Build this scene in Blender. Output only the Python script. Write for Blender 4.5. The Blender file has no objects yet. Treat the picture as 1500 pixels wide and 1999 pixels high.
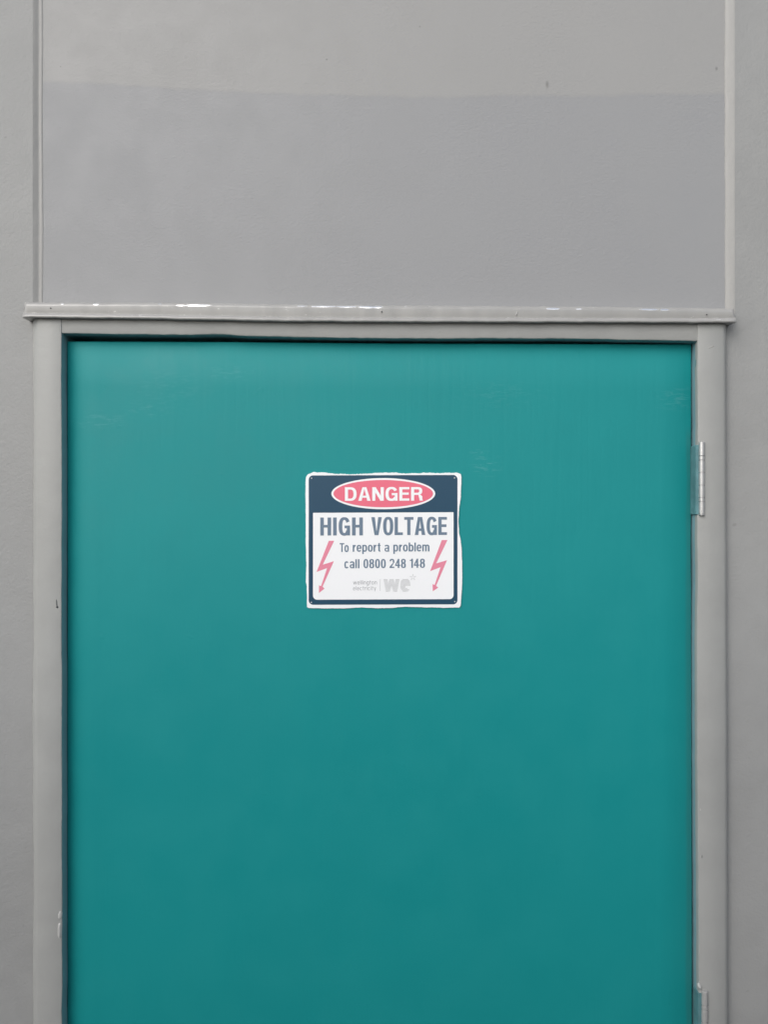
import bpy, bmesh, math, random
from mathutils import Vector, noise

scene = bpy.context.scene
R = math.radians

# ------------------------------------------------------------------ camera
S = 0.00069            # metres per photo pixel on the plane of the frame face
D = 1.04               # camera to frame face
ZC = 1.665             # eye height
cam_d = bpy.data.cameras.new("camera")
cam = bpy.data.objects.new("camera", cam_d)
scene.collection.objects.link(cam)
cam.location = (0, -D, ZC)
cam.rotation_euler = (R(90), 0, 0)
cam_d.sensor_fit = 'VERTICAL'
cam_d.sensor_height = 24.0
cam_d.lens = 12.0 / (999.5 * S / D)
cam_d.clip_start = 0.02
cam_d.clip_end = 500
scene.camera = cam

# ------------------------------------------------------------------ light
SUN_EL, SUN_AZ = R(36), R(212)      # azimuth clockwise from +Y (behind the viewer, to the left)
world = bpy.data.worlds.new("World")
scene.world = world
world.use_nodes = True
wn = world.node_tree.nodes
wl = world.node_tree.links
wn.clear()
sky = wn.new('ShaderNodeTexSky')
sky.sky_type = 'NISHITA'
sky.sun_disc = False
sky.sun_elevation = SUN_EL
sky.sun_rotation = SUN_AZ
sky.air_density = 1.0
sky.dust_density = 2.5
sky.ozone_density = 1.0
hs = wn.new('ShaderNodeHueSaturation')          # overcast: most of the blue is gone
hs.inputs['Saturation'].default_value = 0.40
bg = wn.new('ShaderNodeBackground')
bg.inputs['Strength'].default_value = 0.15
wo = wn.new('ShaderNodeOutputWorld')
wl.new(sky.outputs[0], hs.inputs['Color'])
wl.new(hs.outputs[0], bg.inputs['Color'])
wl.new(bg.outputs[0], wo.inputs['Surface'])

sd = bpy.data.lights.new("sun", 'SUN')
sd.energy = 0.5
sd.angle = R(40)
sd.color = (1.0, 0.99, 0.97)
sun = bpy.data.objects.new("sun", sd)
scene.collection.objects.link(sun)
sdir = Vector((math.cos(SUN_EL) * math.sin(SUN_AZ), math.cos(SUN_EL) * math.cos(SUN_AZ), math.sin(SUN_EL)))
sun.rotation_euler = sdir.to_track_quat('Z', 'Y').to_euler()
sun.location = sdir * 10

scene.view_settings.view_transform = 'Standard'
scene.view_settings.look = 'None'
scene.view_settings.exposure = 0.5
scene.view_settings.gamma = 1.0

# ------------------------------------------------------------------ helpers
def P(px, py, y=0.0):
    """photo position on the plane at depth y -> world point"""
    k = (D + y) / D
    return Vector(((px - 750) * S * k, y, ZC + (999.5 - py) * S * k))

def nz(t, seed=0.0):
    return noise.noise(Vector((t, seed * 7.31, seed * 3.17)))

def link(name, bm, mats, parent=None, smooth=False):
    me = bpy.data.meshes.new(name)
    bmesh.ops.recalc_face_normals(bm, faces=bm.faces)
    bm.to_mesh(me)
    bm.free()
    for m in (mats if isinstance(mats, (list, tuple)) else [mats]):
        me.materials.append(m)
    if smooth:
        for p in me.polygons:
            p.use_smooth = True
    o = bpy.data.objects.new(name, me)
    scene.collection.objects.link(o)
    if parent:
        o.parent = parent
        o.matrix_parent_inverse = parent.matrix_world.inverted()
    return o

def thing(name, label, cat, loc=(0, 0, 0)):
    o = bpy.data.objects.new(name, None)
    o.empty_display_size = 0.05
    scene.collection.objects.link(o)
    o.location = loc
    o['label'] = label
    o['category'] = cat
    o['kind'] = 'thing'
    bpy.context.view_layer.update()
    return o

def sharp_by_angle(o, deg=35):
    me = o.data
    for p in me.polygons:
        p.use_smooth = True
    try:
        me.set_sharp_from_angle(angle=R(deg))
    except Exception:
        pass

def extrude_xz(bm, pts, y0, y1, mat=0):
    a = [bm.verts.new((x, y0, z)) for x, z in pts]
    b = [bm.verts.new((x, y1, z)) for x, z in pts]
    n = len(pts)
    fs = [bm.faces.new(a), bm.faces.new(b[::-1])]
    for i in range(n):
        fs.append(bm.faces.new((a[i], b[i], b[(i + 1) % n], a[(i + 1) % n])))
    for f in fs:
        f.material_index = mat

def box(bm, x0, x1, y0, y1, z0, z1, mat=0):
    extrude_xz(bm, [(x0, z0), (x1, z0), (x1, z1), (x0, z1)], y0, y1, mat)

def sweep(bm, rings, close=True, mats=None, caps=True):
    """rings: list of lists of points (same count); quads between them"""
    vs = [[bm.verts.new(p) for p in r] for r in rings]
    n = len(rings[0])
    for i in range(len(vs) - 1):
        for j in range(n if close else n - 1):
            k = (j + 1) % n
            f = bm.faces.new((vs[i][j], vs[i][k], vs[i + 1][k], vs[i + 1][j]))
            if mats:
                f.material_index = mats[j]
    if caps and close:
        bm.faces.new(vs[0])
        bm.faces.new(vs[-1][::-1])

# ------------------------------------------------------------------ materials
def srgb(r, g, b):
    f = lambda c: (c / 255 / 12.92) if c / 255 <= 0.04045 else ((c / 255 + 0.055) / 1.055) ** 2.4
    return (f(r), f(g), f(b), 1)

class NT:
    def __init__(self, name):
        self.m = bpy.data.materials.new(name)
        self.m.use_nodes = True
        self.n = self.m.node_tree.nodes
        self.l = self.m.node_tree.links
        self.b = self.n['Principled BSDF']
        self.co = self.n.new('ShaderNodeTexCoord').outputs['Object']
    def math(self, op, a, b=None, c=None, clamp=False):
        x = self.n.new('ShaderNodeMath')
        x.operation = op
        x.use_clamp = clamp
        for i, v in enumerate((a, b, c)):
            if v is None:
                continue
            if isinstance(v, (int, float)):
                x.inputs[i].default_value = v
            else:
                self.l.new(v, x.inputs[i])
        return x.outputs[0]
    def noise(self, scale, detail=3, rough=0.5, stretch=(1, 1, 1)):
        mp = self.n.new('ShaderNodeMapping')
        mp.inputs['Scale'].default_value = stretch
        self.l.new(self.co, mp.inputs['Vector'])
        x = self.n.new('ShaderNodeTexNoise')
        x.inputs['Scale'].default_value = scale
        x.inputs['Detail'].default_value = detail
        x.inputs['Roughness'].default_value = rough
        self.l.new(mp.outputs[0], x.inputs['Vector'])
        return x.outputs['Fac']
    def range(self, v, a, b, c=0.0, d=1.0, smooth=True):
        x = self.n.new('ShaderNodeMapRange')
        x.interpolation_type = 'SMOOTHSTEP' if smooth else 'LINEAR'
        self.l.new(v, x.inputs['Value'])
        for nme, val in (('From Min', a), ('From Max', b), ('To Min', c), ('To Max', d)):
            x.inputs[nme].default_value = val
        return x.outputs['Result']
    def mix(self, fac, a, b):
        x = self.n.new('ShaderNodeMix')
        x.data_type = 'RGBA'
        if isinstance(fac, (int, float)):
            x.inputs[0].default_value = fac
        else:
            self.l.new(fac, x.inputs[0])
        for i, v in ((6, a), (7, b)):
            if isinstance(v, tuple):
                x.inputs[i].default_value = v
            else:
                self.l.new(v, x.inputs[i])
        return x.outputs[2]
    def xyz(self):
        x = self.n.new('ShaderNodeSeparateXYZ')
        self.l.new(self.co, x.inputs[0])
        return x.outputs
    def near(self, p, rad, stretch=(1, 1, 1)):
        """1 at object-space point p, falling to 0 at rad"""
        v = self.n.new('ShaderNodeVectorMath')
        v.operation = 'SUBTRACT'
        self.l.new(self.co, v.inputs[0])
        v.inputs[1].default_value = p
        w = self.n.new('ShaderNodeVectorMath')
        w.operation = 'MULTIPLY'
        self.l.new(v.outputs[0], w.inputs[0])
        w.inputs[1].default_value = stretch
        ln = self.n.new('ShaderNodeVectorMath')
        ln.operation = 'LENGTH'
        self.l.new(w.outputs[0], ln.inputs[0])
        return self.range(ln.outputs['Value'], rad, 0.0)
    def bump(self, height, strength, dist, prev=None):
        x = self.n.new('ShaderNodeBump')
        if isinstance(strength, (int, float)):
            x.inputs['Strength'].default_value = strength
        else:
            self.l.new(strength, x.inputs['Strength'])
        x.inputs['Distance'].default_value = dist
        self.l.new(height, x.inputs['Height'])
        if prev:
            self.l.new(prev, x.inputs['Normal'])
        return x.outputs[0]
    def fin(self, color=None, rough=None, normal=None, spec=0.5, coat=0.0, coat_rough=0.1, metallic=0.0):
        b = self.b
        if color is not None:
            if isinstance(color, tuple):
                b.inputs['Base Color'].default_value = color
            else:
                self.l.new(color, b.inputs['Base Color'])
        if rough is not None:
            if isinstance(rough, (int, float)):
                b.inputs['Roughness'].default_value = rough
            else:
                self.l.new(rough, b.inputs['Roughness'])
        if normal:
            self.l.new(normal, b.inputs['Normal'])
        b.inputs['Specular IOR Level'].default_value = spec
        b.inputs['Coat Weight'].default_value = coat
        b.inputs['Coat Roughness'].default_value = coat_rough
        b.inputs['Metallic'].default_value = metallic
        return self.m

GREY = (0.282, 0.285, 0.281, 1)
GREY_W = (0.320, 0.324, 0.314, 1)

def shade(c, k):
    return (c[0] * k, c[1] * k, c[2] * k, 1)

def grey_paint(name, col, rough=0.55, stipple=0.35, brush=None, coat=0.0):
    t = NT(name)
    big = t.noise(2.3, 4, 0.6)
    mid = t.noise(23, 4, 0.6)
    f = t.math('ADD', t.math('MULTIPLY', big, 0.6), t.math('MULTIPLY', mid, 0.4))
    c = t.mix(t.range(f, 0.35, 0.65), shade(col, 0.955), shade(col, 1.045))
    # a few dark specks of dirt
    sp = t.range(t.noise(55, 1, 0.4), 0.765, 0.80)
    c = t.mix(t.math('MULTIPLY', sp, 0.25), c, (0.10, 0.10, 0.095, 1))
    n1 = t.bump(t.noise(270, 4, 0.65), stipple * 1.5, 0.0011)
    n2 = t.bump(t.noise(60, 3, 0.55), 0.30, 0.0016, n1)
    if brush:
        n2 = t.bump(t.noise(brush[0], 3, 0.6, brush[1]), brush[2], 0.0006, n2)
    return t.fin(c, t.range(mid, 0.3, 0.7, rough - 0.05, rough + 0.07), n2, 0.45, coat, 0.15)

M_WALL = grey_paint('grey_wall_paint', GREY, 0.6)
M_JAMB = grey_paint('grey_frame_paint', GREY_W, 0.42, 0.18, (90, (1, 1, 0.06), 0.22))
def cap_paint():
    """gloss paint with glints painted in as bright metal patches along its top edge"""
    t = NT('grey_gloss_paint')
    col = (0.312, 0.309, 0.300, 1)
    mid = t.noise(23, 4, 0.6)
    c = t.mix(t.range(mid, 0.3, 0.7), shade(col, 0.96), shade(col, 1.04))
    n = t.bump(t.noise(70, 3, 0.6, (0.08, 1, 1)), 0.30, 0.0006, t.bump(t.noise(300, 3, 0.6), 0.12, 0.0005))
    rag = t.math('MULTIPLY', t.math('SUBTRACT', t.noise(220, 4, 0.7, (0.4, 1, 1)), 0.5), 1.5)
    glint = None
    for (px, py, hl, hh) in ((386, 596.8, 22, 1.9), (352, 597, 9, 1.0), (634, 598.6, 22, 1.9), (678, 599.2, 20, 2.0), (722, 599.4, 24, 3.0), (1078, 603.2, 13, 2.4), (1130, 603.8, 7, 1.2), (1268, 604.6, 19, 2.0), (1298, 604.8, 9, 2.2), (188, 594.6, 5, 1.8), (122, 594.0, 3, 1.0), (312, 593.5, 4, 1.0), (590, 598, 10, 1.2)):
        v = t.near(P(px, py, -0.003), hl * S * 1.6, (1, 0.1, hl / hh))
        glint = v if glint is None else t.math('MAXIMUM', glint, v)
    glint = t.range(t.math('ADD', glint, rag), 0.20, 0.45)
    c = t.mix(glint, c, (0.92, 0.92, 0.91, 1))  # glints put into the colour as bright metallic patches
    t.fin(c, t.math('SUBTRACT', 0.34, t.math('MULTIPLY', glint, 0.12)), n, 0.5, 0.3, 0.12)
    t.l.new(glint, t.b.inputs['Metallic'])
    return t.m
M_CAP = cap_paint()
M_BEAD = grey_paint('grey_sealant', (0.315, 0.312, 0.302, 1), 0.5, 0.2)

def panel_paint():
    t = NT('grey_two_tone_paint')
    x, y, z = t.xyz()
    k = (D + 0.0206) / D
    fc = t.n.new('ShaderNodeFloatCurve')
    pts = [(90, 158), (200, 164), (330, 172), (450, 178), (560, 184), (700, 187), (850, 190), (1000, 187), (1150, 188), (1300, 183), (1420, 184)]
    cur = fc.mapping.curves[0]
    X0, X1 = -700 * S * k, 700 * S * k
    YA, YB = 150, 200
    co = [(((p - 750) * S * k - X0) / (X1 - X0), (q - YA) / (YB - YA)) for p, q in pts]
    cur.points[0].location = (0.0, co[0][1])
    cur.points[1].location = (1.0, co[-1][1])
    for c in co[1:-1]:
        cur.points.new(*c)
    fc.mapping.update()
    t.l.new(t.range(x, X0, X1, smooth=False), fc.inputs['Value'])
    # height of the paint line in metres
    zl = t.math('ADD', t.math('MULTIPLY', fc.outputs[0], -(YB - YA) * S * k), ZC + (999.5 - YA) * S * k)
    rag = t.math('MULTIPLY', t.math('SUBTRACT', t.noise(30, 5, 0.65), 0.5), 0.010)
    d = t.math('ADD', t.math('SUBTRACT', z, zl), rag)
    top = t.range(d, -0.0035, 0.0035)
    # the newer coat stops just short of the sealed edges
    big = t.noise(2.6, 4, 0.6)
    mid = t.noise(26, 4, 0.6)
    f = t.math('ADD', t.math('MULTIPLY', big, 0.65), t.math('MULTIPLY', mid, 0.35))
    f = t.range(f, 0.35, 0.65)
    ca = t.mix(f, (0.293, 0.293, 0.289, 1), (0.303, 0.302, 0.297, 1))
    cb = t.mix(f, (0.266, 0.270, 0.277, 1), (0.276, 0.280, 0.285, 1))
    c = t.mix(top, cb, ca)
    for (px, py, r, sv) in ((638, 116, 0.0022, 1), (1069, 165, 0.0034, 0.45), (1400, 134, 0.0030, 0.7), (820, 52, 0.0016, 1), (118, 130, 0.0014, 1)):
        q = P(px, py, 0.0206)
        c = t.mix(t.math('MULTIPLY', t.near(q, r, (1, 1, sv)), 0.55), c, (0.09, 0.09, 0.085, 1))
    n1 = t.bump(t.noise(240, 4, 0.65, (0.8, 1, 1.15)), t.range(t.noise(7, 3, 0.5), 0.3, 0.7, 0.22, 0.48), 0.0011)
    lump = t.range(t.noise(130, 2, 0.5), 0.60, 0.76)
    n2 = t.bump(lump, 0.12, 0.0008, n1)
    n3 = t.bump(t.noise(14, 3, 0.5), 0.05, 0.004, n2)
    n4 = t.bump(top, 0.25, 0.0006, n3)
    return t.fin(c, t.range(mid, 0.3, 0.7, 0.50, 0.62), n4, 0.45)
M_PANEL = panel_paint()

def teal_paint():
    t = NT('teal_door_paint')
    big = t.noise(2.0, 4, 0.6)
    mid = t.noise(14, 5, 0.65)
    f = t.math('ADD', t.math('MULTIPLY', big, 0.6), t.math('MULTIPLY', mid, 0.4))
    c = t.mix(t.range(f, 0.35, 0.65), (0.0060, 0.229, 0.235, 1), (0.0070, 0.242, 0.247, 1))
    # greyer, darker strip down the hinge edge
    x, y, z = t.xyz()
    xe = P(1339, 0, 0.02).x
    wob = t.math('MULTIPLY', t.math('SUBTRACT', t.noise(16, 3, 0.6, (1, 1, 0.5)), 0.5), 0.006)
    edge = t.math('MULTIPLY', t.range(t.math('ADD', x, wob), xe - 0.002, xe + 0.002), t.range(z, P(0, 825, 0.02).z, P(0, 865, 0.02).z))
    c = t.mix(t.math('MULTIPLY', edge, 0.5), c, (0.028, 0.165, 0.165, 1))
    # pale scuffs
    fine = t.range(t.noise(130, 5, 0.75, (0.6, 1, 1)), 0.52, 0.72)
    dash = t.range(t.noise(260, 3, 0.6, (0.25, 1, 1.6)), 0.50, 0.70)
    scf = None
    for (px, py, r, sv, k) in ((950, 908, 0.026, (0.9, 1, 1.2), 0.7), (934, 885, 0.020, (1, 1, 1.5), 0.55), (195, 820, 0.030, (0.6, 1, 1.6), 0.45),
                               (285, 800, 0.026, (0.5, 1, 1.6), 0.45), (1322, 778, 0.030, (0.6, 1, 1.3), 0.45), (450, 730, 0.030, (0.6, 1, 1.5), 0.3),
                               (980, 770, 0.05, (0.5, 1, 1.6), 0.2), (330, 760, 0.05, (0.6, 1, 1.2), 0.2)):
        q = P(px, py, 0.02)
        v = t.math('MULTIPLY', t.math('MULTIPLY', t.near(q, r, sv), k), t.math('MULTIPLY', t.math('MAXIMUM', fine, dash), 0.26))
        scf = v if scf is None else t.math('MAXIMUM', scf, v)
    c = t.mix(scf, c, (0.30, 0.55, 0.56, 1))
    for (px, py, r) in ((240, 898, 0.0016), (265, 812, 0.0014), (450, 730, 0.0022), (690, 708, 0.0014), (930, 720, 0.0016), (588, 874, 0.0014), (826, 1391, 0.0013), (630, 1336, 0.0013), (1035, 1790, 0.0016), (505, 1000, 0.001)):
        c = t.mix(t.math('MULTIPLY', t.near(P(px, py, 0.02), r, (1, 1, 0.7)), 0.28), c, (0.35, 0.62, 0.62, 1))
    n1 = t.bump(t.noise(260, 3, 0.6), 0.16, 0.0006)
    n2 = t.bump(t.noise(120, 3, 0.6, (1, 1, 0.05)), 0.35, 0.0008, n1)
    n3 = t.bump(t.noise(4.0, 3, 0.5), 0.22, 0.006, n2)
    lump = t.range(t.noise(80, 2, 0.5), 0.68, 0.80)
    n4 = t.bump(lump, 0.15, 0.0008, n3)
    return t.fin(c, t.range(mid, 0.3, 0.7, 0.44, 0.54), n4, 0.26)
M_TEAL = teal_paint()

def plain(name, col, rough=0.4, var=0.05, bump=0.08, scale=180, metallic=0.0, spec=0.5, coat=0.0):
    t = NT(name)
    n = t.noise(scale * 0.25, 4, 0.6)
    if var == 0:
        return t.fin(col, rough, None, spec, coat, 0.1, metallic)
    c = t.mix(t.range(n, 0.3, 0.7), shade(col, 1 - var), shade(col, 1 + var))
    return t.fin(c, t.range(n, 0.3, 0.7, max(0.05, rough - 0.05), rough + 0.05), t.bump(t.noise(scale, 3, 0.6), bump, 0.0004), spec, coat, 0.1, metallic)

M_TEALEDGE = plain('teal_edge_paint', (0.19, 0.335, 0.375, 1), 0.45)
M_DARK = plain('rebate_paint', (0.20, 0.23, 0.235, 1), 0.7)
M_WHITE = plain('white_sign_plastic', (0.82, 0.83, 0.845, 1), 0.30, 0, 0.03)
M_BLACK = plain('glare_washed_black_print', (0.016, 0.060, 0.108, 1), 0.36, 0, 0.03, spec=0.35)  # black print lightened: lens glare is mixed into the colour
M_TEXT = plain('glare_washed_lettering', (0.135, 0.192, 0.262, 1), 0.35, 0, 0.02)  # lettering colour also holds the pale lens glare
M_PALETEXT = plain('pale_grey_print', (0.52, 0.53, 0.54, 1), 0.35, 0, 0.02)
M_RED = plain('glare_washed_red_print', (0.74, 0.14, 0.21, 1), 0.32, 0, 0.03)  # red paled by lens glare put into the colour
M_PINK = plain('glare_washed_pink_print', (0.71, 0.23, 0.32, 1), 0.32, 0, 0.03)  # arrow red paled the same way by painted-in lens glare

def steel():
    t = NT('satin_steel')
    n = t.noise(400, 3, 0.6, (1, 1, 0.05))
    return t.fin((0.52, 0.52, 0.515, 1), t.range(n, 0.3, 0.7, 0.42, 0.55), t.bump(n, 0.08, 0.0003), 0.5, 0, 0.1, 0.85)
M_STEEL = steel()
M_LEAF = plain('teal_smeared_steel', (0.10, 0.22, 0.24, 1), 0.4, 0.2, 0.12, 160)

def concrete():
    t = NT('pale_concrete_ground')
    n = t.noise(90, 4, 0.7)
    return t.fin(t.mix(n, (0.27, 0.27, 0.265, 1), (0.36, 0.36, 0.35, 1)), 0.9, t.bump(n, 0.5, 0.004), 0.3)
def shade_screen_timber():
    t = NT('added_screen_timber')
    n = t.noise(30, 5, 0.65, (1, 1, 0.05))
    return t.fin(t.mix(n, (0.09, 0.085, 0.08, 1), (0.17, 0.16, 0.15, 1)), 0.85, t.bump(n, 0.4, 0.003), 0.3)

# ------------------------------------------------------------------ setting
bm = bmesh.new()
bmesh.ops.create_grid(bm, x_segments=8, y_segments=8, size=60)
g = link('ground', bm, concrete())
g['kind'] = 'structure'

# unseen board screen added behind the viewer to shade the lower part of the wall
FY, FH = -1.95, 1.66
shade_screen = thing('added_shade_screen', 'unseen board screen added behind the viewer to shade the lower wall', 'shade_screen', (0, FY, 0))
mt = shade_screen_timber()
bm = bmesh.new()
xx = -6.0
random.seed(4)
while xx < 6.0:
    box(bm, xx, xx + 0.147, FY - 0.01 - random.uniform(0, .002), FY + 0.009, 0.03, FH + random.uniform(-.006, .006))
    xx += 0.15
link('shade_screen_boards', bm, mt, shade_screen)
for zz in (0.3, 0.85, 1.4):
    bm = bmesh.new()
    box(bm, -6, 6, FY - 0.06, FY - 0.0125, zz - 0.045, zz + 0.045)
    link('shade_screen_rail', bm, mt, shade_screen)
for i in range(6):
    bm = bmesh.new()
    box(bm, -5.55 + i * 2.2, -5.45 + i * 2.2, FY - 0.165, FY - 0.0625, 0, 1.6)
    link('shade_screen_post', bm, mt, shade_screen)

# ------------------------------------------------------------------ wall
YW = 0.016       # face of the wall, the frame stands 16 mm proud of it
YP = 0.0206       # recessed panel
YD = 0.0168       # door face
wall = thing('painted_wall', 'grey painted wall with two-tone recessed panel, glossy drip cap and frame around the door', 'wall')
ZT = 3.4
xl = P(64, 300, YW).x
xr = P(1435, 300, YW).x
zmid = P(0, 612, YW).z
zptop = 2.75
jl_out, jr_out = P(70, 0).x, P(1415, 0).x
bm = bmesh.new()
# left of door and panel
extrude_xz(bm, [(-3, 0), (jl_out, 0), (jl_out, zmid), (xl, zmid + 0.001), (xl, zptop), (xl, ZT), (-3, ZT)], YW, 0.20)
extrude_xz(bm, [(jr_out, 0), (3, 0), (3, ZT), (xr, ZT), (xr, zptop), (xr, zmid), (jr_out, zmid)], YW, 0.20)
extrude_xz(bm, [(xl, zptop), (xr, zptop), (xr, ZT), (xl, ZT)], YW, 0.20)
wf = link('wall_face', bm, M_WALL, wall)

bm = bmesh.new()
extrude_xz(bm, [(xl - 0.01, zmid - 0.01), (xr + 0.01, zmid - 0.01), (xr + 0.01, zptop + 0.01), (xl - 0.01, zptop + 0.01)], YP, 0.18)
link('recessed_panel', bm, M_PANEL, wall)

# bead of sealant in the two upright corners of the recess: (mm in from the wall edge, mm deep)
PROF_L = [(-0.6, 6.5), (-0.6, -0.1), (1.0, 0.5), (3.0, 1.7), (5.0, 3.0), (6.4, 3.7), (7.6, 3.7), (9.0, 3.6), (10.2, 3.8), (11.2, 4.2), (11.8, 4.8), (11.8, 6.5)]
PROF_R = [(-0.6, 6.5), (-0.6, -0.2), (0.5, -0.1), (2.0, 0.3), (4.5, 1.0), (7.0, 1.8), (9.0, 2.6), (10.4, 3.4), (11.2, 4.2), (11.5, 4.8), (11.5, 6.5)]
for sgn, x0, prof in ((1, xl, PROF_L), (-1, xr, PROF_R)):
    bm = bmesh.new()
    rings = []
    N = 190
    for i in range(N + 1):
        z = zmid + (zptop - zmid) * i / N
        ww = 1 + 0.08 * nz(z * 9, sgn + 2) + 0.04 * nz(z * 60, sgn + 5)
        dd = 0.35 * nz(z * 11, sgn + 7) + 0.2 * nz(z * 70, sgn + 8)
        rings.append([(x0 + sgn * a * ww * 0.001, YW + 0.001 * (b + (dd if 0.5 < a < 9 else 0)), z) for a, b in prof])
    sweep(bm, rings)
    o = link('sealant_bead', bm, M_BEAD, wall)
    sharp_by_angle(o, 70)

# ------------------------------------------------------------------ door frame

def jamb(side):
    bm = bmesh.new()
    rings, mats = [], None
    N = 220
    ztop = P(0, 615, 0).z
    for i in range(N + 1):
        z = ztop * i / N
        py = 999.5 - (z - ZC) / S
        tt = min(1.3, max(-0.1, (py - 650) / 1350))
        j1 = 0.0005 * nz(z * 5, 1 + side) + 0.00065 * nz(z * 22, 4 + side) + 0.00045 * nz(z * 90, 6 + side)
        j2 = 0.0005 * nz(z * 7, 2 + side) + 0.0003 * nz(z * 60, 9 + side)
        b = 0.0010 * (1 + 0.5 * nz(z * 30, 12 + side))
        if side < 0:
            xi = P(119.2 + 1.5 * tt, 0).x + j1
            xo = P(65.5, 0).x + j2
            s = 1
        else:
            xi = P(1365.5 + (-2.5 if tt < .6 else -2.5 + (tt - .6) * 8) * 1.0, 0).x + j1
            xo = P(1420.5 + 4 * tt, 0).x + j2
            s = -1
        wid, dep = (0.0085, 0.0170) if side < 0 else (0.0030, 0.0172)
        r = [(xo + s * 0.0015, 0.15, z), (xo - s * wid * (1 + 0.3 * nz(z * 9, 77)), dep, z), (xo - s * wid * 0.3, 0.0045 + b * 0.4, z), (xo + s * 0.006, 0, z),
             (xi - s * b, 0, z), (xi - s * b * 0.3, b * 0.3, z), (xi, b, z), (xi, 0.009 if side > 0 else 0.004, z), (xi, 0.063, z),
             (xi + s * 0.018, 0.063, z), (xi + s * 0.018, 0.15, z)]
        rings.append(r)
    n = len(rings[0])
    mats = [0] * n
    mats[7] = 1
    if side < 0:
        mats[6] = 1
    mats[8] = 2
    mats[9] = 2
    sweep(bm, rings, mats=mats)
    o = link('door_jamb', bm, [M_JAMB, M_TEALEDGE, M_DARK], wall)
    sharp_by_angle(o, 50)
    return o
jamb_l = jamb(-1)
jamb_r = jamb(1)

def line(px, pts):
    for (a, b), (c, d) in zip(pts[:-1], pts[1:]):
        if px <= c:
            return b + (d - b) * (px - a) / (c - a)
    return pts[-1][1]

# head: between the jambs
bm = bmesh.new()
rings = []
N = 240
pl, pr = 117.5, 1366.0
for i in range(N + 1):
    px = pl + (pr - pl) * i / N
    x = P(px, 0).x
    low = line(px, [(110, 650.3), (300, 652.5), (450, 653.8), (600, 658.6), (750, 659.8), (900, 660.3), (1100, 661), (1380, 665)])
    low += 0.8 * nz(px * .012, 3) + 0.7 * nz(px * .05, 8) + 0.5 * nz(px * .2, 15)
    if 375 < px < 480:
        low -= 1.6 * math.sin((px - 375) / 105 * math.pi)
    zl = P(0, low).z
    zt = P(0, 612).z
    b = 0.0013 * (1 + 0.5 * nz(px * .05, 21))
    r = [(x, 0.14, zt), (x, 0.0012, zt), (x, 0.0012, zl + b), (x, 0.0012 + b * 0.3, zl + b * 0.3), (x, 0.0012 + b, zl), (x, 0.003 + b, zl), (x, 0.063, zl + 0.0003), (x, 0.063, zl - 0.018), (x, 0.14, zl - 0.018)]
    rings.append(r)
sweep(bm, rings, mats=[0, 0, 0, 0, 1, 1, 2, 2, 0])
o = link('door_head', bm, [M_JAMB, M_TEALEDGE, M_DARK], wall)
sharp_by_angle(o, 50)

# drip cap
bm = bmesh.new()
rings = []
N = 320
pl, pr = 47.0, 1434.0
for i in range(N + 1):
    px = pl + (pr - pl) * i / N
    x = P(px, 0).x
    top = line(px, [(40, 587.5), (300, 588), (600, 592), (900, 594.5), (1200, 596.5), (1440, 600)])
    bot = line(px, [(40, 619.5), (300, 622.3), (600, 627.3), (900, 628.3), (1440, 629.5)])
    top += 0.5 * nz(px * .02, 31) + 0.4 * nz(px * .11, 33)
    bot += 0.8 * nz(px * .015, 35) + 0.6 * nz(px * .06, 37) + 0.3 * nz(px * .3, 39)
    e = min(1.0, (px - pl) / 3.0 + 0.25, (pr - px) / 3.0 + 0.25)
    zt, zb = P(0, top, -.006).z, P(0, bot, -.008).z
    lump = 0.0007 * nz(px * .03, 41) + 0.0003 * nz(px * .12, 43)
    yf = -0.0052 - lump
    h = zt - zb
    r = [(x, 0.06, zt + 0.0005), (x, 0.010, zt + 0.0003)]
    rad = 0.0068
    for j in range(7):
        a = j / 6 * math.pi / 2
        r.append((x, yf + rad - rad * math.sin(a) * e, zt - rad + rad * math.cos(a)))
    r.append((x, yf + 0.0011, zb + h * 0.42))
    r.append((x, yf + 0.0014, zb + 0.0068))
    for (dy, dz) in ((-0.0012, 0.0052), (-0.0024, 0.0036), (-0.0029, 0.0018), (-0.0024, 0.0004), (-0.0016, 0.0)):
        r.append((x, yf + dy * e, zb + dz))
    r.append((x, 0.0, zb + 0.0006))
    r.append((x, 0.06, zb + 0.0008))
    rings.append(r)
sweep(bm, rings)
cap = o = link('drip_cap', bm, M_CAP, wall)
sharp_by_angle(o, 55)

# paint lumps, drips and chips on the frame
def blob(name, px, py, y, rx, rz, ry, mat, parent, tilt=0.0, seed=1):
    bm = bmesh.new()
    bmesh.ops.create_icosphere(bm, subdivisions=3, radius=1)
    c = P(px, py, y)
    ct, st = math.cos(tilt), math.sin(tilt)
    for v in bm.verts:
        k = 1 + 0.22 * noise.noise(v.co * 1.7 + Vector((seed * 5.1, 0, 0)))
        a, b_, d_ = v.co.x * rx * k, v.co.y * ry * k, v.co.z * rz * k
        v.co = Vector((c.x + a * ct + d_ * st, c.y + b_, c.z - a * st + d_ * ct))
    return link(name, bm, mat, parent, True)
M_DRIP = plain('pale_grey_paint_drip', (0.42, 0.42, 0.41, 1), 0.3, 0.05, 0.1, 200)
M_SPECK = plain('dark_rust_speck', (0.05, 0.055, 0.06, 1), 0.6)
blob('paint_lump', 117.0, 1786, 0.0012, 0.0030, 0.0072, 0.0022, M_DRIP, jamb_l, 0.12, 5)
blob('paint_lump', 116.4, 1816, 0.0010, 0.0030, 0.0120, 0.0026, M_DRIP, jamb_l, 0.0, 7)
blob('paint_lump', 1366, 1925, 0.000, 0.0022, 0.0050, 0.0035, M_DRIP, jamb_r, -0.4, 9)
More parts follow.
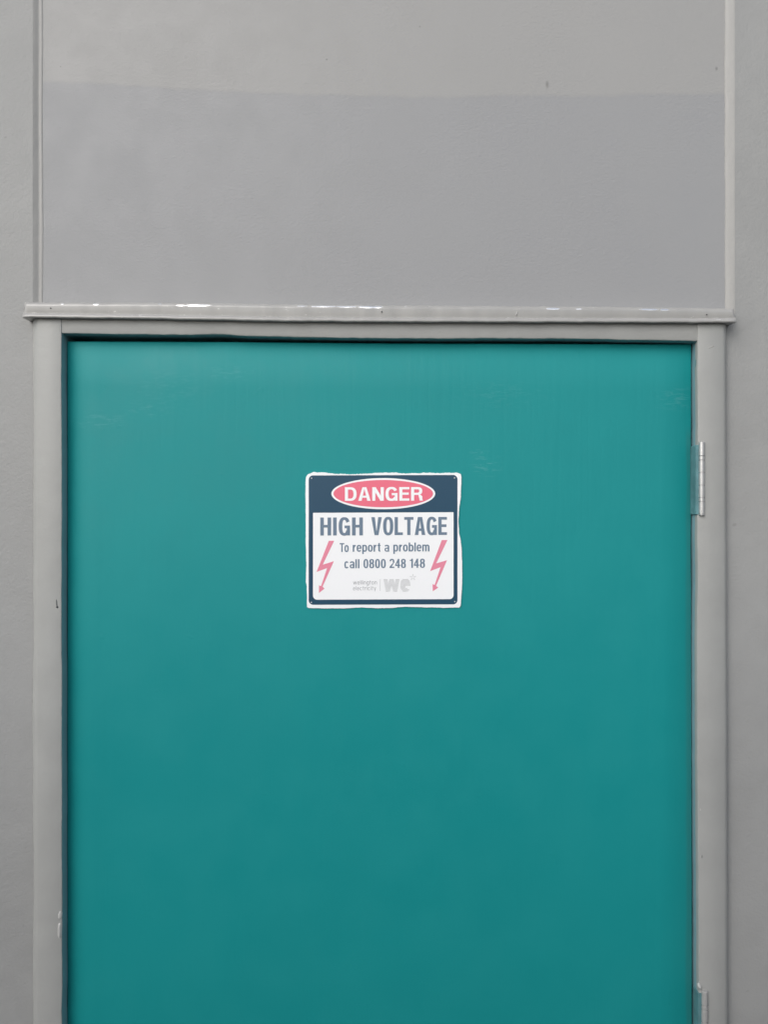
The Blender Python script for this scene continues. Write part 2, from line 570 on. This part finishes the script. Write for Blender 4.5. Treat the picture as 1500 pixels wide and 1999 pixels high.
blob('rust_speck', 110.3, 1178, 0.000, 0.0007, 0.0055, 0.0008, M_SPECK, jamb_l, -0.05, 11)
blob('rust_speck', 111.2, 1185, 0.000, 0.0015, 0.0015, 0.001, M_SPECK, jamb_l, 0, 12)
blob('rust_speck', 745.6, 608.5, -0.0052, 0.0010, 0.0009, 0.001, M_SPECK, cap, 0, 13)
blob('rust_speck', 1381, 614, -0.0052, 0.0008, 0.0008, 0.001, M_SPECK, cap, 0, 14)
blob('rust_speck', 98.5, 601.5, -0.0052, 0.0008, 0.0008, 0.001, M_SPECK, cap, 0, 15)
blob('paint_lump', 1009.5, 611.5, -0.0052, 0.0006, 0.0035, 0.0008, M_DRIP, cap, 0.35, 16)
blob('paint_lump', 1390, 677.5, 0.0004, 0.0060, 0.0011, 0.0009, M_JAMB, jamb_r, -0.35, 18)
blob('paint_lump', 1368, 1580, 0.0004, 0.0008, 0.0022, 0.0009, M_DRIP, jamb_r, 0, 19)
blob('rust_speck', 1371.5, 1672, 0.0004, 0.0006, 0.003, 0.0006, M_SPECK, jamb_r, 0, 20)
blob('paint_lump', 1362.5, 712, 0.006, 0.0022, 0.019, 0.0040, M_LEAF, jamb_r, 0.02, 22)

# ------------------------------------------------------------------ door
door = thing('door', 'flush teal painted metal door carrying a danger sign', 'door')
bm = bmesh.new()
dxl, dxr = P(130.4, 0, YD).x, P(1350.5, 0, YD).x
dzt = P(0, 668.5, YD).z
N, Mz = 40, 60
def dtop(x):
    px = 750 + x / S / ((D + YD) / D)
    return P(0, line(px, [(120, 666.3), (450, 667.5), (750, 670.2), (1360, 672.0)]), YD).z
front = []
for j in range(Mz + 1):
    row = []
    for i in range(N + 1):
        x = dxl + (dxr - dxl) * i / N
        z = 0.012 + (dtop(x) - 0.012) * j / Mz
        px = 750 + x / S / ((D + YD) / D)
        if i == N:
            x += 0.0014 * max(0.0, min(1.0, (1.62 - z) / 0.5)) + 0.0005 * nz(z * 12, 51)
        if i == 0:
            x += 0.0005 * nz(z * 10, 52)
        edge = i in (0, N) or j in (0, Mz)
        row.append(bm.verts.new((x, YD + (0.0012 if edge else 0.0), z)))
    front.append(row)
for j in range(Mz):
    for i in range(N):
        bm.faces.new((front[j][i], front[j][i + 1], front[j + 1][i + 1], front[j + 1][i]))
ring = front[0] + [front[j][N] for j in range(1, Mz + 1)] + front[Mz][-2::-1] + [front[j][0] for j in range(Mz - 1, 0, -1)]
back = [bm.verts.new((v.co.x, YD + 0.040, v.co.z)) for v in ring]
for i in range(len(ring)):
    k = (i + 1) % len(ring)
    bm.faces.new((ring[i], back[i], back[k], ring[k]))
bm.faces.new(back)
# bring the row next to the edge close to it so that the rounding is tight
for j in range(Mz + 1):
    for i, i2 in ((1, 0), (N - 1, N)):
        front[j][i].co.x = front[j][i2].co.x + (0.0016 if i == 1 else -0.0016)
for i in range(N + 1):
    front[Mz - 1][i].co.z = front[Mz][i].co.z - 0.0016
o = link('door_leaf', bm, M_TEAL, door)
sharp_by_angle(o, 50)

def hinge(px0, px1, py0, py1, cuts, mat, pxleaf):
    bm = bmesh.new()
    yc = -0.0005
    c = P((px0 + px1) / 2, 0, yc).x
    rad = (px1 - px0) / 2 * S
    zt, zb = P(0, py0, yc).z, P(0, py1, yc).z
    zs = [zt] + [P(0, q, yc).z for q in cuts] + [zb]
    K = 28
    root = None
    prof = [(0.0, zt + 0.0005), (rad * 0.75, zt + 0.0005), (rad * 0.97, zt - 0.0003)]
    gap = 0.00060
    for q in zs[1:-1]:
        prof += [(rad, q + gap + 0.0002), (rad * 0.97, q + gap), (rad * 0.74, q + gap), (rad * 0.74, q - gap), (rad * 0.97, q - gap), (rad, q - gap - 0.0002)]
    prof += [(rad, zb + 0.0024), (rad * 0.93, zb + 0.0020), (rad * 0.93, zb + 0.0016), (rad, zb + 0.0013), (rad * 0.96, zb), (0.0, zb - 0.0003)]
    rings = []
    for (r, z) in prof:
        rings.append([(c + max(r, 1e-5) * math.cos(2 * math.pi * k / K), yc - max(r, 1e-5) * math.sin(2 * math.pi * k / K), z) for k in range(K)])
    sweep(bm, rings)
    barrel = link('hinge', bm, mat, door)
    sharp_by_angle(barrel, 18)
    # the leaf, from the knuckles onto the edge of the door
    bm = bmesh.new()
    a = P(pxleaf, 0, 0.012).x
    extrude_xz(bm, [(a, zb + 0.0012), (c - rad * 0.2, zb + 0.0012), (c - rad * 0.2, zt - 0.0034), (a + 0.0015, zt - 0.0034), (a, zt - 0.0048)], -0.0006, 0.0175)
    bmesh.ops.bevel(bm, geom=bm.edges[:], offset=0.0005, segments=2, affect='EDGES')
    lf = link('hinge_leaf', bm, M_LEAF, barrel)
    return barrel
CUTS = (890.3, 898.7, 922.7, 947.6, 971.6, 979.6)
h1 = hinge(1365, 1376.8, 863.3, 1006, CUTS, M_STEEL, 1352)
h1['label'] = 'bare steel butt hinge with six-ring barrel'
M_HP = grey_paint('grey_painted_hinge', (0.30, 0.30, 0.295, 1), 0.4, 0.15)
h2 = hinge(1370.6, 1383.0, 1934.0, 2077, [c + 1071 for c in CUTS], M_HP, 1357)
h2['label'] = 'hinge painted over in grey'

# ------------------------------------------------------------------ warning sign
sign = thing('warning_sign', 'white high voltage danger sign with black border and red oval on the teal door', 'sign', tuple(P(749, 1187, YD)))
YS = YD - 0.0016

def flat(name, polys, y, mat, parent, thick=0.00025, step=0.0):
    """polys: list of lists of photo points, each a thin plate; step lifts each one a little"""
    bm = bmesh.new()
    for i, pl_ in enumerate(polys):
        yy = y - step * i
        a = [bm.verts.new(P(px, py, y) + Vector((0, yy - y, 0))) for px, py in pl_]
        b = [bm.verts.new(P(px, py, y) + Vector((0, y + thick - y, 0))) for px, py in pl_]
        n = len(a)
        bm.faces.new(a)
        bm.faces.new(b[::-1])
        for k in range(n):
            bm.faces.new((a[k], b[k], b[(k + 1) % n], a[(k + 1) % n]))
    return link(name, bm, mat, parent)

def rrect(x0, y0, x1, y1, rtl, rtr, rbr, rbl, n=8, skew=0.0):
    pts = []
    for (cx, cy, r, a0) in ((x1 - rtr, y0 + rtr, rtr, -90), (x1 - rbr, y1 - rbr, rbr, 0), (x0 + rbl, y1 - rbl, rbl, 90), (x0 + rtl, y0 + rtl, rtl, 180)):
        if r < 0.2:
            pts.append((cx, cy))
            continue
        for k in range(n + 1):
            a = R(a0 + 90 * k / n)
            pts.append((cx + r * math.cos(a), cy + r * math.sin(a)))
    return [(px, py - skew * (px - 748)) for px, py in pts]

def ellipse(cx, cy, a, b, n=96):
    return [(cx + a * math.cos(2 * math.pi * k / n), cy + b * math.sin(2 * math.pi * k / n)) for k in range(n)]

# the plate: its visible outline is cut in by ragged teal paint
def zpt(X, Y):
    return (580 + X / 4.412, 900 + Y / 4.412)
out = []
def seg(pts, amp, f, seed):
    for (x0, y0), (x1, y1) in zip(pts[:-1], pts[1:]):
        L = math.hypot(x1 - x0, y1 - y0)
        n = max(2, int(L / 5))
        nx, ny = (y1 - y0) / L, -(x1 - x0) / L
        for k in range(n):
            t = k / n
            x, y = x0 + (x1 - x0) * t, y0 + (y1 - y0) * t
            a = amp * (nz((x + y) * f, seed) + 0.6 * nz((x + y) * f * 4, seed + 1))
            out.append(zpt(x + nx * a, y + ny * a))
seg([(110, 108), (140, 97), (240, 99), (330, 110), (450, 114), (640, 108), (700, 101), (860, 101), (900, 107), (1050, 104), (1110, 100), (1250, 104), (1385, 102)], 4.5, .035, 60)
seg([(1385, 102), (1412, 112), (1418, 135), (1417, 220), (1410, 320), (1396, 440), (1391, 520), (1398, 620), (1414, 690), (1420, 760), (1424, 900), (1424, 1050), (1416, 1180), (1410, 1245), (1398, 1262)], 2.0, .02, 62)
seg([(1398, 1262), (1300, 1264), (1150, 1262), (1000, 1258), (930, 1254), (850, 1264), (700, 1268), (550, 1262), (420, 1268), (250, 1270), (100, 1266), (86, 1258)], 2.5, .02, 64)
seg([(86, 1258), (85, 1150), (84, 1080), (76, 1040), (80, 900), (76, 700), (74, 400), (73, 200), (78, 140), (92, 118), (110, 108)], 2.0, .02, 66)
flat('plate', [out], YS, M_WHITE, sign, 0.0015)
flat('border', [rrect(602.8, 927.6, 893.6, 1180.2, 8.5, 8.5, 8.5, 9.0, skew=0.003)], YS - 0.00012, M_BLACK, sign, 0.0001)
flat('message_panel', [rrect(611.2, 1000.4, 886.0, 1170.2, 0.1, 0.1, 8, 8, skew=0.004)], YS - 0.00024, M_WHITE, sign, 0.0001)
flat('oval_border', [ellipse(748.6, 963.7, 101.5, 30.4)], YS - 0.00024, M_WHITE, sign, 0.0001)
flat('oval', [ellipse(748.6, 963.6, 97.4, 26.6)], YS - 0.00036, M_RED, sign, 0.0001)

def bolt(pts, ox):
    return [(ox + X / 8.824, 1050 + Y / 8.824) for X, Y in pts]
flat('lightning_arrow', [bolt([(460, 50), (552, 50), (355, 462), (547, 402), (352, 840), (385, 875), (290, 948), (290, 816), (325, 832), (430, 520), (248, 587)], 590)], YS - 0.00036, M_PINK, sign, 0.0001)
flat('lightning_arrow', [bolt([(1085, 38), (1182, 38), (988, 440), (1176, 384), (985, 828), (1025, 855), (930, 920), (925, 795), (962, 812), (1063, 505), (884, 572)], 740)], YS - 0.00036, M_PINK, sign, 0.0001)
for k, (px, py) in enumerate(((608.5, 933.5), (888, 933), (608, 1176), (888.5, 1174.5))):
    blob('rivet', px, py, YS - 0.0001, 0.0009, 0.0009, 0.0006, M_PALETEXT, sign, 0, k)

# ---- lettering: stroke built glyphs, cap height 1
def sup(cx, cy, a, b, t0, t1, n, e=2.5):
    r = []
    for k in range(n + 1):
        t = R(t0 + (t1 - t0) * k / n)
        c, s = math.cos(t), math.sin(t)
        r.append((cx + a * math.copysign(abs(c) ** (2 / e), c), cy + b * math.copysign(abs(s) ** (2 / e), s)))
    return r

def glyph(ch, sx, sy, wf, xh):
    """-> (list of strokes, width); a stroke is a list of convex quads"""
    G = []
    W = 0.5 * wf
    def rect(x0, y0, x1, y1): G.append([[(x0, y0), (x1, y0), (x1, y1), (x0, y1)]])
    def poly(*p): G.append([list(p)])
    def arc(cx, cy, a, b, t0, t1, e=2.5, sxx=None, syy=None):
        n = max(6, int(abs(t1 - t0) / 9))
        o = sup(cx, cy, a, b, t0, t1, n, e)
        i = sup(cx, cy, a - (sxx or sx), b - (syy or sy), t0, t1, n, e)
        G.append([[o[k], o[k + 1], i[k + 1], i[k]] for k in range(n)])
    h = xh
    if ch == 'D':
        w = W * 1.06; c = w * .45
        rect(0, 0, sx, 1); rect(sx, 0, c, sy); rect(sx, 1 - sy, c, 1); arc(c, .5, w - c, .5, -90, 90)
    elif ch == 'A':
        w = W * 1.12; s = sx * 1.08; m = w / 2
        poly((0, 0), (s, 0), (m + s * .12, 1), (m - s * .6, 1)); poly((w - s, 0), (w, 0), (m + s * .6, 1), (m - s * .12, 1)); rect(w * .25, .23, w * .75, .23 + sy * .9)
    elif ch == 'N':
        w = W * 1.05
        rect(0, 0, sx, 1); rect(w - sx, 0, w, 1); poly((0, 1), (sx * 1.1, 1), (w, 0), (w - sx * 1.1, 0))
    elif ch == 'G':
        w = W * 1.1
        arc(w / 2, .5, w / 2, .515, 28, 330); rect(w * .52, .40, w, .40 + sy); rect(w - sx * .9, 0.0, w, .41)
    elif ch == 'E':
        w = W * .92
        rect(0, 0, sx, 1); rect(sx, 0, w, sy); rect(sx, 1 - sy, w, 1); rect(sx, .5 - sy * .4, w * .94, .5 + sy * .6)
    elif ch == 'R':
        w = W * 1.06; c = w * .55
        rect(0, 0, sx, 1); rect(sx, 1 - sy, c, 1); rect(sx, .42, c, .42 + sy); arc(c, .71, w * .96 - c, .29, -90, 90)
        poly((w * .62, .46), (w * .62 + sx * 1.0, .40), (w + sx * .05, 0), (w - sx * .95, 0))
        rect(w - sx - .02 * w, 0.04, w - .03 * w, .34)
    elif ch == 'H':
        w = W * 1.05
        rect(0, 0, sx, 1); rect(w - sx, 0, w, 1); rect(sx, .5 - sy * .4, w - sx, .5 + sy * .6)
    elif ch in 'Il':
        w = sx
        rect(0, 0, sx, 1)
    elif ch == 'V':
        w = W * 1.12; s = sx * 1.08; m = w / 2
        poly((0, 1), (s, 1), (m + s * .12, 0), (m - s * .55, 0)); poly((w - s, 1), (w, 1), (m + s * .55, 0), (m - s * .12, 0))
    elif ch == 'O':
        w = W * 1.08
        arc(w / 2, .5, w / 2, .515, 0, 360)
    elif ch == 'L':
        w = W * .88
        rect(0, 0, sx, 1); rect(sx, 0, w, sy)
    elif ch == 'T':
        w = W * .98
        rect(w / 2 - sx / 2, 0, w / 2 + sx / 2, 1 - sy); rect(0, 1 - sy, w, 1)
    elif ch == 'o':
        w = W * .9
        arc(w / 2, h / 2, w / 2, h / 2 + .012, 0, 360)
    elif ch == 'e':
        w = W * .9
        arc(w / 2, h / 2, w / 2, h / 2 + .012, 0, 322); rect(sx * .7, h * .43, w - .012, h * .43 + sy * .85)
    elif ch == 'c':
        w = W * .86
        arc(w / 2, h / 2, w / 2, h / 2 + .012, 38, 322)
    elif ch == 'a':
        w = W * .88
        arc(w * .48, h * .29, w * .48, h * .30, 0, 360, 2.4, sx * .9, sy * .85)
        rect(w - sx, 0, w, h * .72); arc(w / 2, h * .70, w / 2, h * .31, 0, 165)
    elif ch in 'pb':
        w = W * .92
        rect(0, -.27 if ch == 'p' else 0, sx, h if ch == 'p' else 1); arc(w / 2, h / 2, w / 2, h / 2 + .012, 0, 360)
    elif ch == 'r':
        w = W * .6
        rect(0, 0, sx, h); arc(w, h * .62, w - sx * .35, h * .39, 92, 180)
    elif ch == 't':
        w = W * .58; m = w * .28
        rect(m, .10, m + sx, .97); rect(0, h - sy * .9, w, h); arc(m + sx * 1.25, sy * 1.2, sx * 1.25, sy * 1.2, 180, 272)
    elif ch in 'nm':
        one = W * .86
        k = 1 if ch == 'n' else 2
        q = one - sx
        w = sx + q * k * (1 if k == 1 else .92)
        q = (w - sx) / k
        rect(0, 0, sx, h)
        for i in range(k):
            x = q * (i + 1)
            rect(x, 0, x + sx, h * .64); arc(x + sx - (q + sx) / 2, h * .62, (q + sx) / 2, h * .39, 0, 150)
    elif ch == 'g':
        w = W * .9
        arc(w / 2, h / 2, w / 2, h / 2 + .012, 0, 360); rect(w - sx, -.05, w, h); arc(w / 2, -.04, w / 2, .24, 200, 360)
    elif ch == 'w':
        w = W * 1.4; s = sx
        xs = [0, w * .27, w * .5, w * .73, w]
        for (xa, ya, xb, yb) in ((0, h, xs[1] - s / 2, 0), (xs[1] - s / 2, 0, xs[2] - s / 2, h), (xs[2] - s / 2, h, xs[3] - s / 2, 0), (xs[3] - s / 2, 0, w - s, h)):
            poly((xa, ya), (xa + s, ya), (xb + s, yb), (xb, yb))
    elif ch == 'i':
        w = sx
        rect(0, 0, sx, h); rect(0, .86, sx, 1)
    elif ch == 'y':
        w = W * .86; s = sx
        poly((0, h), (s, h), (w / 2 + s / 2, 0), (w / 2 - s / 2, 0)); poly((w - s, h), (w, h), (w * .36 + s / 2, -.27), (w * .36 - s / 2, -.27))
    elif ch == '0':
        w = W * .88
        arc(w / 2, .5, w / 2, .512, 0, 360)
    elif ch == '8':
        w = W * .88
        arc(w / 2, .745, w * .47, .262, 0, 360, 2.3, sx, sy * .85); arc(w / 2, .285, w / 2, .297, 0, 360, 2.4, sx, sy * .85)
    elif ch == '2':
        w = W * .88
        arc(w / 2, .70, w / 2, .312, -25, 172); rect(0, 0, w, sy); poly((0.0, sy * .9), (sx * 1.2, sy * .9), (w * .98, .60), (w - sx * 1.1, .52))
    elif ch == '4':
        w = W * .92
        rect(w - sx * 1.55, 0, w - sx * .55, 1); rect(0, .22, w, .22 + sy); poly((0, .22 + sy * .9), (sx * .75, .22 + sy * .9), (w - sx * .55, 1), (w - sx * 1.4, 1))
    elif ch == '1':
        w = W * .55
        rect(w - sx, 0, w, 1); poly((0, .74), (w - sx * .5, .80), (w - sx * .5, .95), (0, .74 + sy * .8))
    else:
        w = W
    return G, w

def word(text, sx, sy, wf=1.0, xh=.76, gap=.12):
    strokes, x = [], 0.0
    for ch in text:
        g_, w = glyph(ch, sx, sy, wf, xh)
        for st in g_:
            strokes.append([[(px + x, py) for px, py in q] for q in st])
        x += w + gap
    return strokes, x - gap

def letters(name, specs, y, mat, parent, skew=0.003):
    """specs: (text, x0, x1, baseline, cap, sx, sy, wf, xh, gap) in photo pixels"""
    bm = bmesh.new()
    for (text, x0, x1, base, cap, sx, sy, wf, xh, gap) in specs:
        st, w = word(text, sx, sy, wf, xh, gap)
        k = (x1 - x0) / w
        for i, s in enumerate(st):
            yy = y - 0.00002 * (i % 4)
            for q in s:
                pts = []
                for u, v in q:
                    px = x0 + u * k
                    pts.append(P(px, base - v * cap - skew * (px - 748), yy))
                bm.faces.new([bm.verts.new(p) for p in pts])
    o = link(name, bm, mat, parent)
    return o

zx = lambda X: 580 + X / 4.412
zy = lambda Y: 900 + Y / 4.412
cs = 1 / 4.412
letters('danger_lettering', [('DANGER', zx(413), zx(1084), zy(342), 117 * cs, .20, .165, 1.42, .76, .11)], YS - 0.0005, M_WHITE, sign)
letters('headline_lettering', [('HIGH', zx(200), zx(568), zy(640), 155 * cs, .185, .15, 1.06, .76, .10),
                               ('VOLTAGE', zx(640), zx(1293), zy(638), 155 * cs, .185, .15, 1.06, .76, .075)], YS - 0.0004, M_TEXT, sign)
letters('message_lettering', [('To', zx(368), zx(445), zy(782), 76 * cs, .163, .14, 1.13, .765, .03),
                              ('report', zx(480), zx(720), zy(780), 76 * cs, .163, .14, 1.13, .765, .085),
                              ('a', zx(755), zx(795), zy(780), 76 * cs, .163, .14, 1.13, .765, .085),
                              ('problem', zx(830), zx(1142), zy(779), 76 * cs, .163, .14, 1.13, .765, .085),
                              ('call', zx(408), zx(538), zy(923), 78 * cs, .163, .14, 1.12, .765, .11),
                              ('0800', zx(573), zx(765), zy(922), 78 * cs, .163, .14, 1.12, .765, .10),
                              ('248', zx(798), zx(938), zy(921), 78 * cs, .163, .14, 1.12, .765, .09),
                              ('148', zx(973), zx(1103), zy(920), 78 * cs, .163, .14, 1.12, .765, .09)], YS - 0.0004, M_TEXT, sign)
M_SMALL = plain('grey_small_print', (0.34, 0.35, 0.37, 1), 0.35, 0, 0.02)
letters('small_lettering', [('wellington', 689.7, 736.0, 1140.8, 8.0, .11, .11, 1.25, .74, .17),
                            ('electricity', 689.7, 734.3, 1152.2, 8.0, .11, .11, 1.25, .74, .20)], YS - 0.0004, M_SMALL, sign)

# striped "we" mark with its star, and the upright rule beside it
def stripes(strokes, k, x0, base, cap, n, fill):
    quads = []
    polys = [q for s in strokes for q in s]
    vmin, vmax = 0.0, 1.0
    for i in range(n):
        v = (i + 0.5) / n
        iv = []
        for q in polys:
            xs = []
            m = len(q)
            for a in range(m):
                (xa, ya), (xb, yb) = q[a], q[(a + 1) % m]
                if (ya > v) != (yb > v):
                    xs.append(xa + (xb - xa) * (v - ya) / (yb - ya))
            xs.sort()
            if len(xs) >= 2:
                iv.append((xs[0], xs[-1]))
        iv.sort()
        mer = []
        for a, b in iv:
            if mer and a <= mer[-1][1] + 0.02:
                mer[-1] = (mer[-1][0], max(b, mer[-1][1]))
            else:
                mer.append((a, b))
        hh = fill / n / 2
        for a, b in mer:
            segs = max(1, int((b - a) / 0.12))
            for s_ in range(segs):
                ua, ub = a + (b - a) * s_ / segs, a + (b - a) * (s_ + 1) / segs
                wa, wb = 0.02 * math.sin(ua * 16), 0.02 * math.sin(ub * 16)
                quads.append([(x0 + u * k, base - (vv + w_) * cap) for u, vv, w_ in ((ua, v - hh, wa), (ub, v - hh, wb), (ub, v + hh, wb), (ua, v + hh, wa))])
    return quads
bm = bmesh.new()
qs = []
g_, w = glyph('w', .34, .2, 2.0, 1.0)
qs += stripes(g_, 31.5 / w, 749, 1155.2, 25, 11, .55)
g_, w = glyph('e', .34, .2, 1.5, 1.0)
qs += stripes(g_, 19.5 / w, 782, 1155.0, 25, 11, .55)
for k in range(5):
    a = R(-90 + 72 * k)
    ca, sa = math.cos(a), math.sin(a)
    c0, c1, hw = 1.6, 6.2, 1.0
    for o_ in (-0.55, 0.55):
        qs.append([(806.5 + ca * r_ - sa * (o_ + t_ * .28), 1127 + sa * r_ + ca * (o_ + t_ * .28)) for r_, t_ in ((c0, -1), (c1, -1), (c1, 1), (c0, 1))])
qs.append([(742.1, 1130.5), (742.9, 1130.5), (742.9, 1153.6), (742.1, 1153.6)])
for q in qs:
    bm.faces.new([bm.verts.new(P(px, py, YS - 0.0004)) for px, py in q])
link('logo', bm, M_PALETEXT, sign)
